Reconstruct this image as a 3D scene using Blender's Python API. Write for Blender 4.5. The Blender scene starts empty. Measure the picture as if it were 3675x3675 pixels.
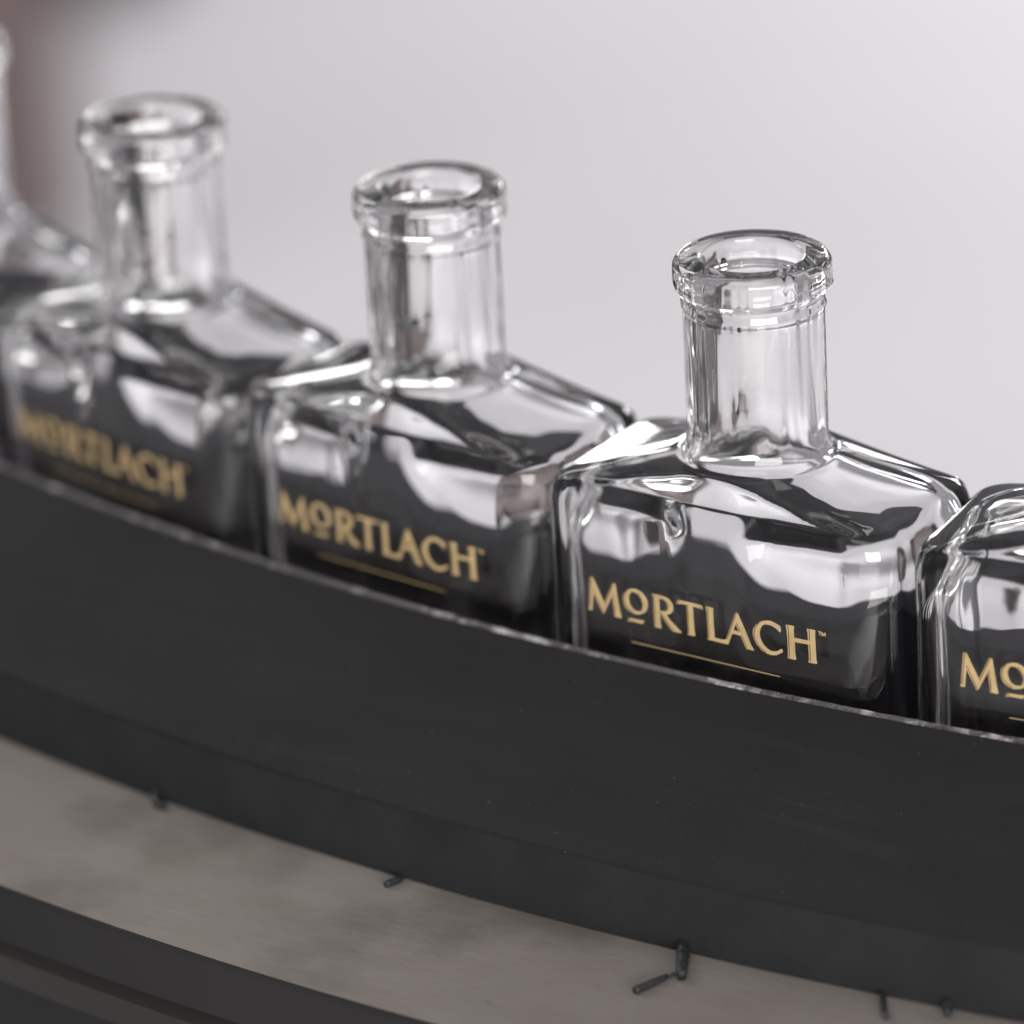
import bpy, bmesh, math, random
from mathutils import Vector, Matrix, noise
from mathutils.geometry import tessellate_polygon

sc = bpy.context.scene
COL = sc.collection
MM = 0.001
Z0 = 0.95            # height of the lettering baseline above the floor (m)

def P(x, y, z):      # millimetres about the centre of the round counter -> metres
    return Vector((x * MM, y * MM, z * MM + Z0))

# ---------------------------------------------------------------- camera
cam_d = bpy.data.cameras.new('camera')
cam = bpy.data.objects.new('camera', cam_d)
COL.objects.link(cam)
RIGHT = Vector((0.8344632075227049, 0.5491219100261946, -0.046219943964734694))
UP = Vector((-0.17377019697432963, 0.34180388355245767, 0.923565928254156))
FWD = Vector((-0.5229484429027608, 0.7626501380827527, -0.38064378748107286))
m = Matrix((RIGHT, UP, -FWD)).transposed().to_4x4()
CAMP = P(460.01105, -1319.87323, 376.752)
m.translation = CAMP
cam.matrix_world = m
cam_d.sensor_width = 36.0
cam_d.lens = 21067.356 / 3675.0 * 36.0
cam_d.clip_start = 0.02
cam_d.clip_end = 60.0
cam_d.dof.use_dof = True
cam_d.dof.focus_distance = (P(6, -594, 26) - CAMP).dot(FWD)
cam_d.dof.aperture_fstop = 8.2
sc.camera = cam

# ---------------------------------------------------------------- world, unseen added lights, exposure
world = bpy.data.worlds.new('World')
sc.world = world
world.use_nodes = True
bg = world.node_tree.nodes['Background']
bg.inputs[0].default_value = (0.98, 0.95, 1.0, 1)
bg.inputs[1].default_value = 0.30

def area(name, loc, target, sx, sy, power, col, spread=180):
    l = bpy.data.lights.new(name, 'AREA')
    l.shape = 'RECTANGLE'; l.size = sx; l.size_y = sy; l.energy = power; l.color = col
    o = bpy.data.objects.new(name, l); COL.objects.link(o)
    o.location = loc
    l.spread = math.radians(spread)
    o.rotation_euler = (Vector(target) - Vector(loc)).to_track_quat('-Z', 'Y').to_euler()
    return o
area('high_rear_fill', (-0.75, 2.9, 3.0), (-0.9, 2.7, 0.0), 2.6, 2.4, 4, (0.985, 0.972, 1.0), 150)  # unseen area light added for the floor and the reflections on the shoulders
area('far_floor_fill', (-1.2, 4.3, 2.2), (-1.7, 2.9, 0.0), 1.6, 1.0, 55, (0.985, 0.972, 1.0), 140)  # added out of view so the farther floor is brighter than the near
area('back_glint_fill', (-1.9, 1.5, 1.30), (0, -0.58, 0.97), 0.5, 0.35, 6, (1.0, 0.985, 0.97))  # no visible source; added low behind for glints on the left shoulders
area('left_highlight_fill', (-2.2, -0.2, 2.2), (0, -0.6, 0.95), 0.8, 1.2, 18, (1.0, 0.97, 0.95))  # soft light added at upper left for white highlights, with no actual window
area('front_fill', (2.5, -2.9, 1.35), (0, -0.6, 1.0), 2.6, 1.5, 150, (1.0, 0.98, 0.96))  # unseen fill added low in front to brighten the lettering

area('overhead_fill', (0.25, -1.6, 2.7), (0, -0.62, 0.95), 1.3, 0.9, 9, (1.0, 0.97, 0.96))  # added above, out of view, to lift the dark slot behind the glass

sc.view_settings.view_transform = 'Standard'
sc.view_settings.look = 'None'
sc.view_settings.exposure = 0.0
sc.view_settings.gamma = 1.0
sc.view_settings.use_curve_mapping = False
cy = sc.cycles
cy.max_bounces = 32; cy.transmission_bounces = 28; cy.glossy_bounces = 12; cy.diffuse_bounces = 4
cy.transparent_max_bounces = 16
cy.caustics_reflective = False; cy.caustics_refractive = True
cy.use_denoising = True
cy.sample_clamp_indirect = 6.0

# ---------------------------------------------------------------- materials
def new_mat(name):
    mt = bpy.data.materials.new(name); mt.use_nodes = True
    nt = mt.node_tree
    return mt, nt, nt.nodes['Principled BSDF'], nt.nodes['Material Output']

def N(nt, kind, **kw):
    n = nt.nodes.new(kind)
    for k, v in kw.items():
        if k in n.inputs: n.inputs[k].default_value = v
        else: setattr(n, k, v)
    return n

def noise_mat(name, c1, c2, scale, rough, bump=0.0, bscale=None, detail=6, stretch=(1, 1, 1), lo=0.35, hi=0.65, spec=0.5, bdist=0.0005):
    mt, nt, b, out = new_mat(name)
    tc = N(nt, 'ShaderNodeTexCoord'); mp = N(nt, 'ShaderNodeMapping')
    mp.inputs['Scale'].default_value = stretch
    nt.links.new(tc.outputs['Object'], mp.inputs['Vector'])
    nz = N(nt, 'ShaderNodeTexNoise'); nz.inputs['Scale'].default_value = scale; nz.inputs['Detail'].default_value = detail
    nt.links.new(mp.outputs[0], nz.inputs['Vector'])
    rp = N(nt, 'ShaderNodeValToRGB')
    rp.color_ramp.elements[0].position = lo; rp.color_ramp.elements[0].color = (*c1, 1)
    rp.color_ramp.elements[1].position = hi; rp.color_ramp.elements[1].color = (*c2, 1)
    nt.links.new(nz.outputs['Fac'], rp.inputs['Fac'])
    nt.links.new(rp.outputs['Color'], b.inputs['Base Color'])
    b.inputs['Roughness'].default_value = rough
    b.inputs['Specular IOR Level'].default_value = spec
    if bump:
        n2 = N(nt, 'ShaderNodeTexNoise'); n2.inputs['Scale'].default_value = bscale or scale * 4; n2.inputs['Detail'].default_value = 8
        nt.links.new(mp.outputs[0], n2.inputs['Vector'])
        bp = N(nt, 'ShaderNodeBump'); bp.inputs['Strength'].default_value = bump; bp.inputs['Distance'].default_value = bdist
        nt.links.new(n2.outputs['Fac'], bp.inputs['Height']); nt.links.new(bp.outputs[0], b.inputs['Normal'])
    return mt

def glass_mat():
    mt, nt, b, out = new_mat('clear_glass')
    nt.nodes.remove(b)
    g = N(nt, 'ShaderNodeBsdfGlass'); g.inputs['IOR'].default_value = 1.5; g.inputs['Roughness'].default_value = 0.035
    g.inputs['Color'].default_value = (0.99, 0.99, 0.99, 1)
    tc = N(nt, 'ShaderNodeTexCoord')
    nz = N(nt, 'ShaderNodeTexNoise'); nz.inputs['Scale'].default_value = 55; nz.inputs['Detail'].default_value = 2.5
    nt.links.new(tc.outputs['Object'], nz.inputs['Vector'])
    bp = N(nt, 'ShaderNodeBump'); bp.inputs['Strength'].default_value = 0.06; bp.inputs['Distance'].default_value = 0.002
    nt.links.new(nz.outputs['Fac'], bp.inputs['Height']); nt.links.new(bp.outputs[0], g.inputs['Normal'])
    nt.links.new(g.outputs[0], out.inputs['Surface'])
    return mt

GLASS = glass_mat()
GOLD = noise_mat('gold_print', (0.44, 0.325, 0.165), (0.52, 0.385, 0.20), 400, 0.45, spec=0.3)
BROWN = noise_mat('brown_print', (0.10, 0.045, 0.015), (0.14, 0.065, 0.02), 400, 0.5, spec=0.2)
def deck_mat():
    mt, nt, b, out = new_mat('black_laminate')
    tc = N(nt, 'ShaderNodeTexCoord')
    def nz(scale, detail, sc_, rot=0.0):
        mp = N(nt, 'ShaderNodeMapping'); mp.inputs['Scale'].default_value = sc_; mp.inputs['Rotation'].default_value = (0, 0, rot)
        nt.links.new(tc.outputs['Object'], mp.inputs['Vector'])
        n = N(nt, 'ShaderNodeTexNoise'); n.inputs['Scale'].default_value = scale; n.inputs['Detail'].default_value = detail
        nt.links.new(mp.outputs[0], n.inputs['Vector']); return n
    def ramp(n, p0, c0, p1, c1):
        r = N(nt, 'ShaderNodeValToRGB'); e = r.color_ramp.elements
        e[0].position, e[0].color = p0, (*c0, 1); e[1].position, e[1].color = p1, (*c1, 1)
        nt.links.new(n.outputs['Fac'], r.inputs['Fac']); return r.outputs[0]
    def mix(kind, c1, c2):
        m_ = N(nt, 'ShaderNodeMix'); m_.data_type = 'RGBA'; m_.blend_type = kind; m_.inputs[0].default_value = 1.0
        nt.links.new(c1, m_.inputs[6]); nt.links.new(c2, m_.inputs[7]); return m_.outputs[2]
    c = ramp(nz(22, 4, (1, 1, 1)), 0.3, (0.0145, 0.0145, 0.0145), 0.7, (0.0195, 0.0191, 0.0192))
    c = mix('MULTIPLY', c, ramp(nz(150, 3, (0.12, 1.6, 1), 0.75), 0.3, (0.93, 0.93, 0.93), 0.7, (1.06, 1.06, 1.06)))      # fine diagonal brushing
    c = mix('MULTIPLY', c, ramp(nz(420, 2, (0.05, 1.0, 1), 0.2), 0.62, (1, 1, 1), 0.75, (1.2, 1.2, 1.2)))                # hairline rub marks
    c = mix('ADD', c, ramp(nz(1500, 1, (1, 1, 1)), 0.765, (0, 0, 0), 0.80, (0.06, 0.058, 0.058)))                         # dust
    nt.links.new(c, b.inputs['Base Color'])
    b.inputs['Roughness'].default_value = 0.7; b.inputs['Specular IOR Level'].default_value = 0.15
    bp = N(nt, 'ShaderNodeBump'); bp.inputs['Strength'].default_value = 0.2; bp.inputs['Distance'].default_value = 0.0004
    nt.links.new(nz(900, 6, (1, 1, 1)).outputs['Fac'], bp.inputs['Height']); nt.links.new(bp.outputs[0], b.inputs['Normal'])
    return mt
BLACK = deck_mat()
FASCIA = noise_mat('black_edge_band', (0.0165, 0.0165, 0.0172), (0.021, 0.021, 0.022), 90, 0.7, 0.2, 700, spec=0.2)
DARKWELL = noise_mat('black_well', (0.33, 0.31, 0.365), (0.39, 0.37, 0.43), 60, 0.6, spec=0.2)
REAR = noise_mat('charcoal_laminate', (0.028, 0.0265, 0.0315), (0.036, 0.0345, 0.040), 60, 0.95, 0.2, 900, spec=0.0)
EDGE = noise_mat('raw_cut_edge', (0.085, 0.072, 0.074), (0.85, 0.80, 0.80), 260, 0.3, 1.0, 1300, detail=3, lo=0.52, hi=0.72, spec=0.7, bdist=0.002)  # sparkle partly painted: pale flecks in the base colour
def pale_mat():
    mt, nt, b, out = new_mat('pale_worn_counter')
    tc = N(nt, 'ShaderNodeTexCoord')
    def nz(scale, detail, sx=(1, 1, 1), w=0.0):
        mp = N(nt, 'ShaderNodeMapping'); mp.inputs['Scale'].default_value = sx; mp.inputs['Location'].default_value = (w, w * 2, 0)
        nt.links.new(tc.outputs['Object'], mp.inputs['Vector'])
        n = N(nt, 'ShaderNodeTexNoise'); n.inputs['Scale'].default_value = scale; n.inputs['Detail'].default_value = detail
        nt.links.new(mp.outputs[0], n.inputs['Vector']); return n
    def ramp(n, stops):
        r = N(nt, 'ShaderNodeValToRGB'); e = r.color_ramp.elements
        e[0].position, e[0].color = stops[0][0], (*stops[0][1], 1); e[1].position, e[1].color = stops[1][0], (*stops[1][1], 1)
        nt.links.new(n.outputs['Fac'], r.inputs['Fac']); return r
    def mul(c1, c2):
        m_ = N(nt, 'ShaderNodeMix'); m_.data_type = 'RGBA'; m_.blend_type = 'MULTIPLY'; m_.inputs[0].default_value = 1.0
        nt.links.new(c1, m_.inputs[6]); nt.links.new(c2, m_.inputs[7]); return m_.outputs[2]
    base_ = ramp(nz(9, 3), [(0.35, (0.22, 0.197, 0.182)), (0.68, (0.29, 0.266, 0.242))])
    smudge = ramp(nz(26, 4, (1, 1, 1), 3.1), [(0.33, (0.70, 0.70, 0.68)), (0.47, (1, 1, 1))])
    streak = ramp(nz(160, 5, (0.25, 1, 1), 1.7), [(0.3, (0.93, 0.92, 0.91)), (0.6, (1, 1, 1))])
    fine = ramp(nz(900, 4, (0.3, 1, 1), 0.4), [(0.35, (0.95, 0.945, 0.94)), (0.6, (1, 1, 1))])
    specks = ramp(nz(230, 1, (1, 1, 1), 5.5), [(0.165, (0.4, 0.38, 0.35)), (0.19, (1, 1, 1))])
    c = mul(base_.outputs[0], smudge.outputs[0]); c = mul(c, streak.outputs[0]); c = mul(c, fine.outputs[0]); c = mul(c, specks.outputs[0])
    nt.links.new(c, b.inputs['Base Color'])
    b.inputs['Roughness'].default_value = 0.62; b.inputs['Specular IOR Level'].default_value = 0.25
    bp = N(nt, 'ShaderNodeBump'); bp.inputs['Strength'].default_value = 0.15; bp.inputs['Distance'].default_value = 0.0004
    nt.links.new(nz(700, 6, (0.3, 1, 1)).outputs['Fac'], bp.inputs['Height']); nt.links.new(bp.outputs[0], b.inputs['Normal'])
    return mt
PALE = pale_mat()
CABLE = noise_mat('black_rubber', (0.012, 0.014, 0.015), (0.03, 0.032, 0.033), 300, 0.5, 0.6, 1200)
WOODRED = noise_mat('reddish_wood', (0.015, 0.0125, 0.0122), (0.020, 0.0165, 0.016), 6, 0.5, 0.2, 60, stretch=(1, 1, 6), spec=0.25)
DARKWOOD = noise_mat('dark_panel', (0.014, 0.014, 0.0135), (0.021, 0.020, 0.0195), 8, 0.6, spec=0.2)
FLOOR = noise_mat('pale_floor', (0.70, 0.69, 0.70), (0.80, 0.79, 0.80), 1.2, 0.6, 0.1, 30, lo=0.3, hi=0.7, spec=0.2)
CABWOOD = noise_mat('mauve_brown_wood', (0.25, 0.19, 0.185), (0.33, 0.255, 0.25), 5, 0.5, 0.15, 40, stretch=(6, 6, 1), spec=0.25)
STEEL = noise_mat('dull_steel', (0.45, 0.45, 0.45), (0.55, 0.55, 0.55), 50, 0.4)

# ---------------------------------------------------------------- helpers
def mesh_obj(name, verts, faces, mat, parent=None, smooth=False):
    me = bpy.data.meshes.new(name)
    me.from_pydata([tuple(v) for v in verts], [], faces)
    me.update()
    if smooth:
        me.polygons.foreach_set('use_smooth', [True] * len(me.polygons))
    o = bpy.data.objects.new(name, me)
    if mat: me.materials.append(mat)
    COL.objects.link(o)
    if parent: o.parent = parent
    return o

def empty(name, loc=(0, 0, 0), rz=0.0):
    o = bpy.data.objects.new(name, None); COL.objects.link(o)
    o.location = loc; o.rotation_euler = (0, 0, rz); o.empty_display_size = 0.02
    return o

def tag(o, label, cat, group=None):
    o['label'] = label; o['category'] = cat
    if group: o['group'] = group

def arc_solid(name, prof, a0, a1, n, mat, parent, wob=0.0):
    """sweep a closed (radius, z) outline round the vertical axis (angles from -Y), capped ends"""
    vs, fs = [], []
    k = len(prof)
    for i in range(n + 1):
        a = a0 + (a1 - a0) * i / n
        for j, (r, z) in enumerate(prof):
            if wob: 
                r = r + wob * noise.noise(Vector((a * 180, j * 3.1, 0))); z = z + wob * noise.noise(Vector((a * 210, j * 5.7, 9)))
            vs.append(P(r * math.sin(a), -r * math.cos(a), z))
    for i in range(n):
        for j in range(k):
            j2 = (j + 1) % k
            fs.append((i * k + j, (i + 1) * k + j, (i + 1) * k + j2, i * k + j2))
    fs.append(tuple(range(k))); fs.append(tuple(n * k + j for j in reversed(range(k))))
    o = mesh_obj(name, vs, fs, mat, parent)
    bm = bmesh.new(); bm.from_mesh(o.data); bmesh.ops.recalc_face_normals(bm, faces=bm.faces); bm.to_mesh(o.data); bm.free()
    return o

def box(name, lo, hi, mat, parent=None, bev=0.0):
    bm = bmesh.new(); bmesh.ops.create_cube(bm, size=1)
    for v in bm.verts:
        for i in range(3): v.co[i] = lo[i] if v.co[i] < 0 else hi[i]
    if bev: bmesh.ops.bevel(bm, geom=bm.edges[:], offset=bev, segments=2, affect='EDGES')
    me = bpy.data.meshes.new(name); bm.to_mesh(me); bm.free(); me.materials.append(mat)
    o = bpy.data.objects.new(name, me); COL.objects.link(o)
    if parent: o.parent = parent
    return o

# ---------------------------------------------------------------- setting: floor
fl = mesh_obj('floor', [(-8, -6, 0), (8, -6, 0), (8, 10, 0), (-8, 10, 0)], [(0, 1, 2, 3)], FLOOR)
fl['kind'] = 'structure'

# ---------------------------------------------------------------- curved counter and the black display board on it
A0, A1 = math.radians(-85), math.radians(75)
ZB, ZS, ZT = -6.0, -25.0, -37.0            # top of the slot rim, foot of the sloping deck, counter top (mm about the lettering baseline)
RB_IN, RW_IN, RW_OUT, RB_OUT = 546.0, 560.0, 596.9, 628.0
RC = 669.0                                 # outer edge of the counter
counter = empty('round_counter', P(0, -620, ZT))
counter['kind'] = 'structure'
def under(o, par):
    o.parent = par; o.matrix_parent_inverse = Matrix.Translation(par.location).inverted(); return o
under(arc_solid('counter_top', [(RW_OUT + 1.5, ZT), (RC - 1.2, ZT), (RC - 1, ZT - 0.2), (RC - 1, ZT - 1), (RW_OUT + 1.5, ZT - 1)], A0, A1, 400, PALE, None), counter)
under(arc_solid('rear_top', [(RB_IN - 1, ZT), (RW_IN - 2.5, ZT), (RW_IN - 2.5, ZT - 3), (RB_IN - 1, ZT - 3)], A0, A1, 300, PALE, None), counter)
under(arc_solid('edge_band', [(RW_OUT + 1.5, ZT - 1.05), (RC - 0.95, ZT - 1.05), (RC - 0.95, ZT + 0.02), (RC - 0.3, ZT - 0.1), (RC, ZT - 0.6), (RC, ZT - 9.5), (RW_OUT + 1.5, ZT - 9.5)], A0, A1, 300, DARKWOOD, None), counter)
under(arc_solid('rear_band', [(RB_IN - 1, ZT - 3.05), (RW_IN - 2.5, ZT - 3.05), (RW_IN - 2.5, ZT - 40), (RB_IN - 1, ZT - 40)], A0, A1, 300, DARKWOOD, None), counter)
under(arc_solid('moulding', [(RC - 37, ZT - 9.6), (RC - 2.5, ZT - 9.6), (RC - 1, ZT - 13), (RC - 2.5, ZT - 19), (RC - 6, ZT - 21), (RC - 37, ZT - 21)], A0, A1, 300, WOODRED, None), counter)
under(arc_solid('front_panel', [(RC - 37, ZT - 21.1), (RC - 15, ZT - 21.1), (RC - 15, -950 + 0.5), (RC - 37, -950 + 0.5)], A0, A1, 200, DARKWOOD, None), counter)

board = empty('display_board', P(0, -625, ZT))
tag(board, 'matt black curved display board with a sunken slot holding the row of bottles', 'display board')
ZF = -55.0                                   # floor of the slot that the bottles stand on
under(arc_solid('deck', [(RW_OUT + 1.5, ZB), (RB_OUT - 0.7, ZS + 0.3), (RB_OUT - 0.15, ZS - 0.1), (RB_OUT, ZS - 0.8), (RW_OUT + 1.5, ZS - 0.8)], A0, A1, 500, BLACK, None), board)
under(arc_solid('fascia', [(RW_OUT + 1.5, ZS - 0.83), (RB_OUT - 0.05, ZS - 0.83), (RB_OUT + 1.7, ZT + 0.3), (RB_OUT + 1.2, ZT + 0.05), (RW_OUT + 1.5, ZT + 0.05)], A0, A1, 500, FASCIA, None), board)
under(arc_solid('cut_edge', [(RW_OUT, ZB + 0.05), (RW_OUT + 0.25, ZB + 0.3), (RW_OUT + 1.2, ZB + 0.1), (RW_OUT + 1.45, ZB - 0.15), (RW_OUT + 1.45, ZB - 3), (RW_OUT, ZB - 3)], A0, A1, 1600, EDGE, None, 0.10), board)
under(arc_solid('rear_deck', [(RB_IN, ZB), (RW_IN, ZB), (RW_IN, ZT + 0.05), (RB_IN, ZT + 0.05)], A0, A1, 400, REAR, None), board)
# slot walls run down through the counter; the bottles stand on the slot floor
under(arc_solid('slot_lining', [(RW_IN - 2, ZT + 0.02), (RW_IN, ZT + 0.02), (RW_IN, ZF), (RW_OUT, ZF), (RW_OUT, ZB - 3.1), (RW_OUT + 1.45, ZB - 3.1), (RW_OUT + 1.45, ZF - 3), (RW_IN - 2, ZF - 3)], A0, A1, 300, DARKWELL, None), board)

# ---------------------------------------------------------------- glass bottle
HW, HD = 32.5, 16.26        # half width, half depth
ZE = 19.6                   # shoulder edge height
HR = 60.02
thetas = []
cang = math.atan2(HD, HW)
base = [2 * math.pi * i / 120 for i in range(120)]
cors = [cang, math.pi - cang, math.pi + cang, 2 * math.pi - cang]
for t in base:
    if all(abs((t - c + math.pi) % (2 * math.pi) - math.pi) > math.radians(11) for c in cors): thetas.append(t)
for c in cors:
    for i in range(-14, 15): thetas.append((c + math.radians(11) * i / 14.5) % (2 * math.pi))
thetas.sort()
NT = len(thetas)

def rrect_pt(th, a, b, r):
    """point on a rounded rectangle boundary in direction th"""
    r = min(r, a, b)
    c, s = abs(math.cos(th)), abs(math.sin(th))
    x0, y0 = a - r, b - r
    # straight sides
    if c > 1e-9:
        t = a / c
        if s * t <= y0: rad = t
        else: rad = None
    else: rad = None
    if rad is None and s > 1e-9:
        t = b / s
        if c * t <= x0: rad = t
    if rad is None:
        B = c * x0 + s * y0
        D = B * B - (x0 * x0 + y0 * y0 - r * r)
        rad = B + math.sqrt(max(D, 0))
    return rad * math.cos(th), rad * math.sin(th)

rings = []      # (a, b, r, z, tag, surface) surface 0 outer 1 inner
def ring(a, b, r, z, tg, inner=0): rings.append((a, b, r, z, tg, inner))
def lerp(a, b, t): return a + (b - a) * t
# outer: base
for k in (0.02, 0.3, 0.6, 0.85): ring((HW - 2) * k, (HD - 2) * k, 5 * k, ZF + 0.4 + 1.2 * (1 - k), 'body')
for k in range(7):
    f = k / 6 * math.pi / 2
    ring(HW - 2 + 2 * math.sin(f), HD - 2 + 2 * math.sin(f), 4.0 + 2 * math.sin(f), ZF + 0.05 + 2 * (1 - math.cos(f)), 'body')
RF = 5.0
for z in (-48, -30, -12, -4, 3, 9, 14, 16.4): ring(HW, HD, 6.0, z, 'body')
# shoulder edge fillet (curvature eases in and out)
FZ0, FH, FP = 16.6, 5.8, 2.0 / 2.4
for k in range(1, 19):
    f = k / 18 * math.radians(71)
    d = 3.8 * (1 - math.cos(f) ** FP)
    ring(HW - d, HD - d * 0.5, 6.0 - d * 0.25, FZ0 + FH * math.sin(f) ** FP, 'body')
a1, b1, r1, z1 = rings[-1][0], rings[-1][1], rings[-1][2], rings[-1][3]
RN = 11.2
NB = RN + 2.5
ZN = 26.6
for k in range(1, 17):
    t = k / 16
    e = t
    zz = lerp(z1, ZN, t ** 1.15) 
    ring(lerp(a1, NB, e), lerp(b1, NB, e), lerp(r1, NB, t ** 1.2), zz, 'body')
for k in range(1, 13):
    f = k / 12 * math.radians(84)
    q_ = RN + 2.5 * (1 - math.sin(f)) ** 1.1
    ring(q_, q_, 99, ZN + 4.2 * (1 - math.cos(f)), 'neck')
for z in (32.5, 36, 39, 43, 47, 50, 50.9): ring(RN, RN, 99, z, 'neck')
for d_, z in ((0.12, 51.3), (0.3, 51.7), (0.34, 52.1), (0.22, 52.5), (0.06, 52.9)): ring(RN + d_, RN + d_, 99, z, 'neck')
RR = 12.72
for r, z in ((RN, 56.0), (RN + 0.12, 56.5), (RN + 0.5, 56.8), (RN + 0.95, 57.05), (RR - 0.25, 57.5), (RR - 0.05, 58.1), (RR, 58.8), (RR, 59.8), (RR, 60.8), (RR - 0.02, 61.5), (RR - 0.08, 61.9), (RR - 0.25, 62.25), (RR - 0.62, 62.75), (RR - 0.85, 63.0), (RR - 1.15, 63.13), (RR - 1.6, 63.2), (RR - 2.2, 63.2), (RR - 2.7, 63.2), (RR - 3.2, 63.2), (9.1, 63.15), (8.75, 62.98), (8.55, 62.65), (8.5, 62.0)):
    ring(r * 0.942 if r < 10 else r, r * 0.942 if r < 10 else r, 99, HR - (63.2 - z) * 0.88, 'rim')
# inner, going down
for z in (60.5, 59, 57.4): ring(8.0, 8.0, 99, HR - (63.2 - z) * 0.88, 'rim', 1)
for r, z in ((8.45, 56.2), (8.4, 54.8), (8.45, 53.8), (8.5, 52), (8.45, 48), (8.35, 44), (8.3, 40), (8.3, 36), (8.4, 33.5)): ring(r * 0.942, r * 0.942, 99, lerp(27.8, HR - 5.1, (z - 28.3) / 29.1), 'neck', 1)
IW, ID = HW - 2.7, HD - 2.9
ZI = 19.2
ZIB = -43.0
LOBE = 2.7
for r, z in ((8.05, 30.8), (8.4, 29.2), (9.0, 27.7), (9.6, 26.6)): ring(r, r, 99, z, 'body', 1)
for k in range(0, 17): ring(IW, ID, 6.0, k / 16, 'dome', 1)
for k in range(1, 17): ring(IW, ID, 6.0, k / 16, 'fillet', 1)
for z in (0.2, 0.5, 0.8, 1): ring(IW, ID, 6.0, z, 'wall', 1)
for k in range(1, 6):
    f = k / 5 * math.pi / 2
    ring(IW - 7 * (1 - math.cos(f)), ID - 7 * (1 - math.cos(f)), 9, ZIB + 7 - 7 * math.sin(f), 'body', 1)
for k in (0.6, 0.3, 0.02): ring((IW - 7) * k, (ID - 7) * k, 9 * k, ZIB + 0.8 * (1 - k), 'body', 1)

def ring_pts(a, b, r, z_in, inner, tg):
    out = []
    for th in thetas:
        x, y = rrect_pt(th, a, b, r)
        dz = 0.0; z = z_in
        if tg in ('dome', 'fillet', 'wall'):            # the cavity rounds off much lower towards its corners
            cv = min(max((abs(x) - 3) / 16, 0), 1); cv = cv * cv * (3 - 2 * cv)
            bk = min(max((y + 5) / 10, 0), 1); bk = bk * bk * (3 - 2 * bk)
            al, hv = lerp(lerp(0.18, 0.42, cv), 0.22, bk), lerp(lerp(3.0, 11.0, cv), 4.0, bk)
            nx, ny = 10.4 * math.cos(th), 10.4 * math.sin(th)
            sx, sy, sz = lerp(nx, x, 1 - al), lerp(ny, y, 1 - al), lerp(25.4, ZI, 1 - al)
            if tg == 'dome':
                t = z_in
                x, y, z = lerp(nx, sx, t), lerp(ny, sy, t), lerp(25.4, sz, t)
            elif tg == 'fillet':                        # quadratic bend from the dome into the wall
                t = z_in; k0, k1, k2 = (1 - t) ** 2, 2 * t * (1 - t), t * t
                x, y, z = k0 * sx + (k1 + k2) * x, k0 * sy + (k1 + k2) * y, k0 * sz + k1 * ZI + k2 * (ZI - hv)
            else: z = lerp(ZI - hv, ZIB + 7, z_in)
        if inner:                                       # uneven blown inner wall
            if z < 23 and y > 0: y *= 1 + 0.085 * min(y / 6, 1) * min((23 - z) / 8, 1)      # thinner rear wall
            if y < -5 and 3 < z < 23:                   # thick wedges of glass inside the two front corners
                q = abs(x); L = min(max((q - 3.5) / 7, 0), 1); L = L * L * (3 - 2 * L)
                L *= 1 - min(max((q - 23) / 6, 0), 1)
                if x < 0: L *= 0.75
                y += LOBE * L * min(max((z - 6) / 11, 0), 1) * min((23 - z) / 6, 1)
            R_ = math.hypot(x, y) or 1
            if z > 31:
                d = (0.12 + 0.26 * min(max((54 - z) / 10, 0), 1)) * noise.noise(Vector((math.cos(th) * 2.1, math.sin(th) * 2.1, z * 0.02))) + 0.16 * noise.noise(Vector((math.cos(th) * 6, math.sin(th) * 6, z * 0.06 + 7)))
            else:
                d = 0.42 * noise.noise(Vector((x * 0.055, y * 0.055, z * 0.05 + 3.3)))
            x += x / R_ * d; y += y / R_ * d; dz = d * 0.5 if -10 < z < 25 else 0
        else:
            if ZE - 3 < z < 56 :                        # mould seam running up two opposite corners
                for c in (cors[0], cors[2]):
                    if abs((th - c + math.pi) % (2 * math.pi) - math.pi) < 0.006:
                        R_ = math.hypot(x, y); x += x / R_ * 0.16; y += y / R_ * 0.16; dz += 0.16 if z < 29 else 0
        out.append((x, y, z + dz))
    return out

allv = []
for (a, b, r, z, tg, inn) in rings: allv += ring_pts(a, b, r, z, inn, tg)
faces, ftag = [], []
BODY = {'dome': 'body', 'fillet': 'body', 'wall': 'body'}
rings = [(q[0], q[1], q[2], q[3], BODY.get(q[4], q[4]), q[5]) for q in rings]
for i in range(len(rings) - 1):
    tg = rings[i][4] if rings[i][4] == rings[i + 1][4] else (rings[i + 1][4] if not rings[i + 1][5] else rings[i + 1][4])
    for j in range(NT):
        j2 = (j + 1) % NT
        faces.append((i * NT + j, i * NT + j2, (i + 1) * NT + j2, (i + 1) * NT + j)); ftag.append(tg)
faces.append(tuple(reversed(range(NT)))); ftag.append('body')
L0 = (len(rings) - 1) * NT
faces.append(tuple(L0 + j for j in range(NT))); ftag.append('body')
full = bpy.data.meshes.new('full_bottle')
full.from_pydata([(x * MM, y * MM, (z - ZF) * MM) for x, y, z in allv], [], faces); full.update()
vn = [v.normal.copy() for v in full.vertices]
PARTS = {}
for tg in ('body', 'neck', 'rim'):
    idx, vs, fs = {}, [], []
    nrm = []
    for f, t in zip(faces, ftag):
        if t != tg: continue
        g = []
        for v in f:
            if v not in idx:
                idx[v] = len(vs); vs.append(full.vertices[v].co.copy()); nrm.append(vn[v])
            g.append(idx[v])
        fs.append(g)
    me = bpy.data.meshes.new(tg); me.from_pydata(vs, [], fs); me.update()
    me.polygons.foreach_set('use_smooth', [True] * len(me.polygons))
    me.normals_split_custom_set_from_vertices(nrm)
    me.materials.append(GLASS)
    PARTS[tg] = me
bpy.data.meshes.remove(full)

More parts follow.
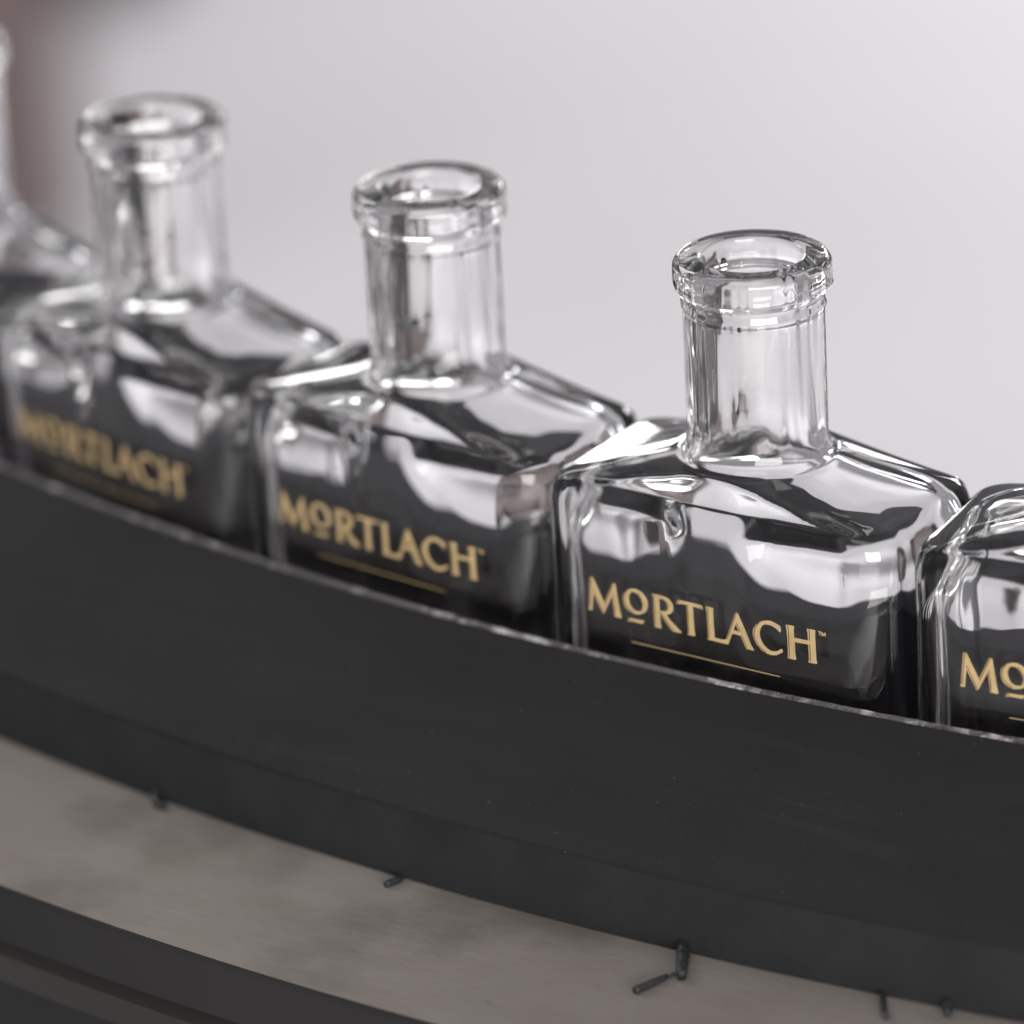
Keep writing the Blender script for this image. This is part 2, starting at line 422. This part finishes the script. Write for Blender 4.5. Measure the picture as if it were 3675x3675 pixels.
# lettering: outlines in millimetres (along the face, above the baseline)
LETTERS = [
 ('M', [[(-22.54,6.13),(-21.96,6.19),(-19.95,2.12),(-18.2,5.88),(-17.65,5.93),(-16.94,1.25),(-16.69,0.2),(-16.84,-0.01),(-18.14,0.06),(-18.14,0.82),(-18.48,3.39),(-20.0,0.34),(-20.25,0.11),(-20.44,0.19),(-22.03,3.37),(-22.3,0.69),(-22.26,0.52),(-22.49,0.26),(-23.17,0.33),(-23.0,0.92)]],
   [[(-22.27,6.08),(-22.53,3.45),(-22.81,0.65)],[(-22.0,4.04),(-20.27,0.32)],[(-18.03,5.82),(-19.83,1.81)],[(-18.32,3.91),(-18.0,1.58),(-17.93,0.19)]]),
 ('O', [[(-14.47,5.71),(-13.94,5.77),(-13.47,5.75),(-12.56,5.39),(-11.86,4.75),(-11.46,3.89),(-11.48,3.16),(-11.76,2.43),(-12.25,1.88),(-13.07,1.45),(-14.07,1.29),(-15.0,1.53),(-15.65,1.91),(-16.15,2.56),(-16.34,3.5),(-16.27,4.18),(-15.98,4.75),(-15.35,5.3)],[(-14.36,5.13),(-13.77,5.08),(-13.25,4.73),(-12.82,4.1),(-12.62,3.29),(-12.72,2.6),(-13.11,1.97),(-13.78,1.9),(-14.43,2.19),(-14.93,2.87),(-15.12,3.81),(-15.03,4.43),(-14.77,4.91)]],
   [[(-15.39,5.24),(-15.92,4.55),(-16.14,3.54),(-15.94,2.79),(-15.37,2.06),(-14.4,1.56)],[(-13.5,5.2),(-12.92,4.68),(-12.56,3.91),(-12.5,3.07),(-12.69,2.42),(-12.98,2.03)]]),
 ('bar', [[(-15.25,0.44),(-14.91,0.48),(-13.58,0.42),(-12.72,0.45),(-12.24,0.58),(-12.54,-0.0),(-12.78,-0.17),(-13.74,-0.13),(-14.87,-0.09),(-15.48,-0.31),(-15.54,-0.17)]],
   [[(-14.98,0.44),(-15.31,-0.12)]]),
 ('R', [[(-10.69,5.57),(-10.39,5.63),(-9.1,5.62),(-8.11,5.55),(-7.33,5.29),(-6.79,4.71),(-6.58,4.03),(-6.65,3.41),(-7.03,2.91),(-7.51,2.6),(-7.95,2.38),(-7.09,1.5),(-5.24,0.04),(-5.32,-0.25),(-6.9,-0.24),(-7.35,0.12),(-8.29,1.25),(-9.17,2.4),(-9.17,0.53),(-9.01,0.02),(-9.15,-0.23),(-10.54,-0.15),(-10.42,0.27),(-10.46,2.38),(-10.46,4.62),(-10.54,5.21)],[(-9.26,5.0),(-8.6,4.91),(-8.11,4.65),(-7.83,4.13),(-7.8,3.56),(-8.12,3.0),(-8.49,2.91),(-8.98,2.96),(-9.23,2.94)]],
   [[(-10.42,5.56),(-10.26,4.66),(-10.23,2.43),(-10.21,0.62),(-10.34,-0.05)],[(-8.72,5.1),(-8.01,4.76),(-7.64,4.23),(-7.6,3.64),(-7.82,3.14)],[(-9.19,2.76),(-7.9,1.18),(-6.8,-0.1)]]),
 ('T', [[(-5.77,5.52),(-5.5,5.54),(-3.76,5.54),(-1.2,5.49),(-0.93,4.92),(-1.01,4.66),(-1.95,4.86),(-2.87,4.91),(-2.77,2.46),(-2.74,0.83),(-2.58,-0.04),(-2.68,-0.24),(-4.1,-0.23),(-3.97,0.4),(-4.01,2.81),(-4.08,4.93),(-5.1,4.93),(-6.03,4.71),(-5.99,4.87)]],
   [[(-5.57,5.5),(-5.83,4.84)],[(-3.88,5.06),(-3.8,2.25),(-3.77,0.44),(-3.9,-0.13)],[(-1.58,5.02),(-1.0,4.78)]]),
 ('LA', [[(-0.49,5.45),(-0.19,5.51),(1.08,5.43),(0.95,4.78),(1.02,2.32),(1.11,0.32),(2.38,0.29),(2.97,0.37),(3.25,0.53),(5.12,5.33),(5.22,5.48),(5.58,5.54),(5.79,5.24),(6.91,2.95),(8.05,0.3),(8.5,-0.2),(8.38,-0.42),(6.99,-0.37),(6.8,-0.02),(6.05,1.66),(5.83,1.7),(4.46,1.73),(3.63,-0.34),(-0.33,-0.28),(-0.18,0.21),(-0.18,1.77),(-0.27,4.47)],[(5.16,3.52),(5.69,2.36),(4.75,2.41)]],
   [[(-0.26,5.46),(-0.05,4.93),(-0.02,3.31),(0.08,0.8),(-0.09,-0.11)],[(5.35,5.41),(3.47,0.55)],[(5.35,3.82),(5.98,2.39)],[(6.25,1.79),(7.15,-0.22)]]),
 ('C', [[(11.21,5.42),(11.85,5.48),(12.81,5.23),(13.57,4.91),(13.7,4.11),(13.47,3.76),(12.78,4.33),(11.83,4.69),(10.78,4.66),(10.28,4.41),(9.85,3.76),(9.64,2.97),(9.75,2.09),(10.21,1.21),(10.88,0.6),(11.67,0.24),(12.4,0.32),(13.06,0.53),(13.56,1.01),(13.84,0.96),(13.93,0.49),(12.7,-0.29),(11.73,-0.48),(10.84,-0.38),(9.96,-0.04),(9.1,0.68),(8.52,1.61),(8.31,2.62),(8.46,3.4),(8.9,4.12),(9.73,4.82),(10.55,5.25)]],
   [[(9.64,4.69),(8.88,3.78),(8.58,2.67),(8.76,1.58),(9.5,0.54),(10.77,-0.21)]]),
 ('H', [[(14.55,5.29),(14.87,5.44),(16.0,5.48),(16.21,5.38),(16.06,4.9),(16.13,3.46),(18.66,3.5),(18.62,4.84),(18.44,5.47),(18.85,5.55),(19.89,5.59),(20.12,5.49),(20.02,4.83),(20.09,1.94),(20.14,0.46),(20.29,0.04),(20.11,-0.26),(18.62,-0.27),(18.76,0.32),(18.68,2.8),(16.19,2.73),(16.24,0.46),(16.42,-0.1),(16.17,-0.38),(14.72,-0.35),(14.86,0.24),(14.82,2.7),(14.69,4.69)]],
   [[(14.95,5.34),(15.07,4.25),(15.11,1.64),(15.14,0.3),(15.0,-0.25)],[(18.93,5.5),(18.98,4.32),(18.98,3.57)],[(18.96,2.9),(19.05,0.6),(18.95,-0.09)]]),
 ('t', [[(20.61,5.55),(21.15,5.54),(21.14,5.39),(20.98,5.39),(20.97,4.81),(20.82,4.81),(20.84,5.39),(20.6,5.4)]],
   []),
 ('m', [[(21.2,5.52),(21.36,5.54),(21.59,5.16),(21.8,5.54),(21.98,5.54),(21.99,4.86),(21.85,4.86),(21.84,5.21),(21.62,4.83),(21.53,4.83),(21.33,5.22),(21.3,4.8),(21.17,4.8)]],
   []),
]

FACE = -HD - 0.03
def poly_mesh(name, polys, mat, off):
    vs = [Vector((x, z, 0)) for pl in polys for x, z in pl]
    tris = tessellate_polygon([[Vector((x, z, 0)) for x, z in pl] for pl in polys])
    me = bpy.data.meshes.new(name)
    V = [(v.x * MM, (FACE - off) * MM, (v.y - ZF) * MM) for v in vs]
    F = []
    for t in tris:
        p, q, r = (vs[i] for i in t)
        if abs((q - p).cross(r - p).z) < 1e-9: continue
        F.append(t if (q - p).cross(r - p).z > 0 else (t[0], t[2], t[1]))
    me.from_pydata(V, [], F); me.update(); me.materials.append(mat)
    return me
def ribbon(pl, w):
    out_l, out_r = [], []
    for i, (x, z) in enumerate(pl):
        x0, z0 = pl[max(i - 1, 0)]; x1, z1 = pl[min(i + 1, len(pl) - 1)]
        L = math.hypot(x1 - x0, z1 - z0) or 1
        nx, nz = -(z1 - z0) / L * w / 2, (x1 - x0) / L * w / 2
        out_l.append((x + nx, z + nz)); out_r.append((x - nx, z - nz))
    return out_l + out_r[::-1]
LM = []
for nm, polys, inl in LETTERS:
    part = 'trademark' if nm in 'tm' else ('letter_bar' if nm == 'bar' else 'letter')
    me = poly_mesh(part, polys, GOLD, 0.0)
    ins = [poly_mesh('inline', [ribbon(pl, 0.15)], BROWN, 0.03) for pl in inl]
    LM.append((part, me, ins))
UL = poly_mesh('underline', [[(-14.94, -3.80), (13.2, -3.98), (13.2, -3.85), (-14.94, -3.67)]], GOLD, 0.0)

def link(name, me, parent):
    o = bpy.data.objects.new(name, me); COL.objects.link(o); o.parent = parent; return o

R0 = 578.5463
SPOTS = [  # angle round the counter, radial offset, own twist, label
    (-0.3345, 0.3, 0.008, 'clear glass bottle cut off by the left edge, farthest and most blurred of the row'),
    (-0.22364, 0.36, 0.0087, 'blurred clear glass bottle with dull soft-edged lettering, second from the left edge'),
    (-0.11303, -1.46, 0.0016, 'slightly soft clear glass bottle with gold lettering, in the middle of the row'),
    (0.0, 0.0, -0.0176, 'sharp clear glass bottle with crisp gold lettering and full underline, in focus'),
    (0.11409, -0.34, 0.0014, 'clear glass bottle cut off by the right edge, only its first two letters showing'),
]
for a, dr, tw, lab in SPOTS:
    r = R0 + dr
    b = empty('glass_bottle', P(r * math.sin(a), -r * math.cos(a), ZF), a + tw)
    tag(b, lab, 'bottle', 'empty glass bottles in the slot')
    for tg in ('body', 'neck', 'rim'): link(tg, PARTS[tg], b)
    for part, me, ins in LM:
        l = link(part, me, b)
        for q in ins: link('inline', q, l)
    link('underline', UL, b)

# ---------------------------------------------------------------- cut cable ends poking out from under the board
def tube(name, pts, rad, mat, parent, n=12, lump=0.0):
    vs, fs = [], []
    pts = [Vector(p) for p in pts]
    fine, fr = [], []
    for i in range(len(pts) - 1):
        for k in range(6):
            fine.append(pts[i].lerp(pts[i + 1], k / 6)); fr.append(lerp(rad[i], rad[i + 1], k / 6))
    fine.append(pts[-1]); fr.append(rad[-1])
    for i, p in enumerate(fine):
        d = (fine[min(i + 1, len(fine) - 1)] - fine[max(i - 1, 0)]).normalized()
        u = d.cross(Vector((0, 0, 1))).normalized(); w = u.cross(d)
        for j in range(n):
            t = 2 * math.pi * j / n
            q = p + (u * math.cos(t) + w * math.sin(t)) * fr[i] * (1 + lump * noise.noise(Vector((i * 0.9, j * 0.8, 0))))
            vs.append(P(*q))
    m_ = len(fine)
    for i in range(m_ - 1):
        for j in range(n): fs.append((i * n + j, i * n + (j + 1) % n, (i + 1) * n + (j + 1) % n, (i + 1) * n + j))
    fs.append(tuple(reversed(range(n)))); fs.append(tuple((m_ - 1) * n + j for j in range(n)))
    o = mesh_obj(name, vs, fs, mat, None, True)
    if parent: under(o, parent)
    return o

GRP = 'cut cable ends under the board'
cab = empty('cable_end', P(16, -635, ZT)); tag(cab, 'long black cable end with a ribbed sleeve bent towards the left on the pale counter', 'cable', GRP)
tube('socket', [(14.3, -628.2, -35.9), (16.1, -631.5, -35.9), (19.8, -638.1, -35.95)], [0.98, 1.05, 0.82], CABLE, cab, 14, 0.3)
tube('link', [(19.0, -636.9, -36.3), (18.2, -637.5, -36.4), (17.3, -639.7, -36.4)], [0.5, 0.33, 0.33], CABLE, cab)
tube('sleeve', [(17.6, -638.8, -36.35), (16.6, -642.2, -36.35), (15.75, -645.1, -36.35)], [0.42, 0.6, 0.64], CABLE, cab, 14, 0.2)
def stub(pts, rad, lab):
    o = tube('cable_end', pts, rad, CABLE, None, 12, 0.2); tag(o, lab, 'cable', GRP)
stub([(49.6, -627.4, -36.4), (52.3, -632.0, -36.45), (54.0, -634.2, -36.45)], [0.5, 0.52, 0.5], 'short bent black cable end beside the tiny one at the lower right')
stub([(60.6, -626.7, -36.2), (61.8, -629.2, -36.4)], [1.1, 0.45], 'tiny black cable tip, rightmost of those under the board')
stub([(-39.1, -628.2, -36.4), (-38.8, -630.0, -36.4), (-39.6, -632.5, -36.4)], [0.55, 0.58, 0.55], 'small blurred black cable end below the middle bottle')
stub([(-92.8, -622.6, -36.2), (-90.7, -625.3, -36.3), (-88.6, -625.7, -36.2)], [0.85, 0.75, 0.55], 'faint blurred black cable nub, leftmost under the board')


# ---------------------------------------------------------------- out-of-focus furniture on the floor behind
def cabinet(loc, rz, w, d, h, mat, lab):
    c = empty('cabinet', loc, rz)
    tag(c, lab, 'cabinet')
    box('carcass', (-w, 0, 0.04), (0, d, h), mat, c, 0.004)
    box('plinth', (-w + 0.02, 0.02, 0), (-0.02, d - 0.02, 0.04), DARKWOOD, c)
    for i in range(2):
        x0 = -w + 0.006 + i * w / 2
        dr = box('door', (x0, -0.02, 0.05), (x0 + w / 2 - 0.012, -0.001, h - 0.01), mat, c, 0.003)
        hx = x0 + (w / 2 - 0.05 if i == 0 else 0.04)
        box('handle', (hx, -0.045, h * 0.45), (hx + 0.012, -0.021, h * 0.6), STEEL, dr, 0.002)
    return c
cabinet((-1.815, 1.52, 0), math.radians(41.0), 0.7, 0.72, 0.85, CABWOOD, 'blurred mauve brown cabinet at the left edge behind the bottles')
cabinet((-2.16, 2.12, 0), math.radians(34), 0.9, 0.5, 0.9, WOODRED, 'blurred dark cabinet in the upper left corner')
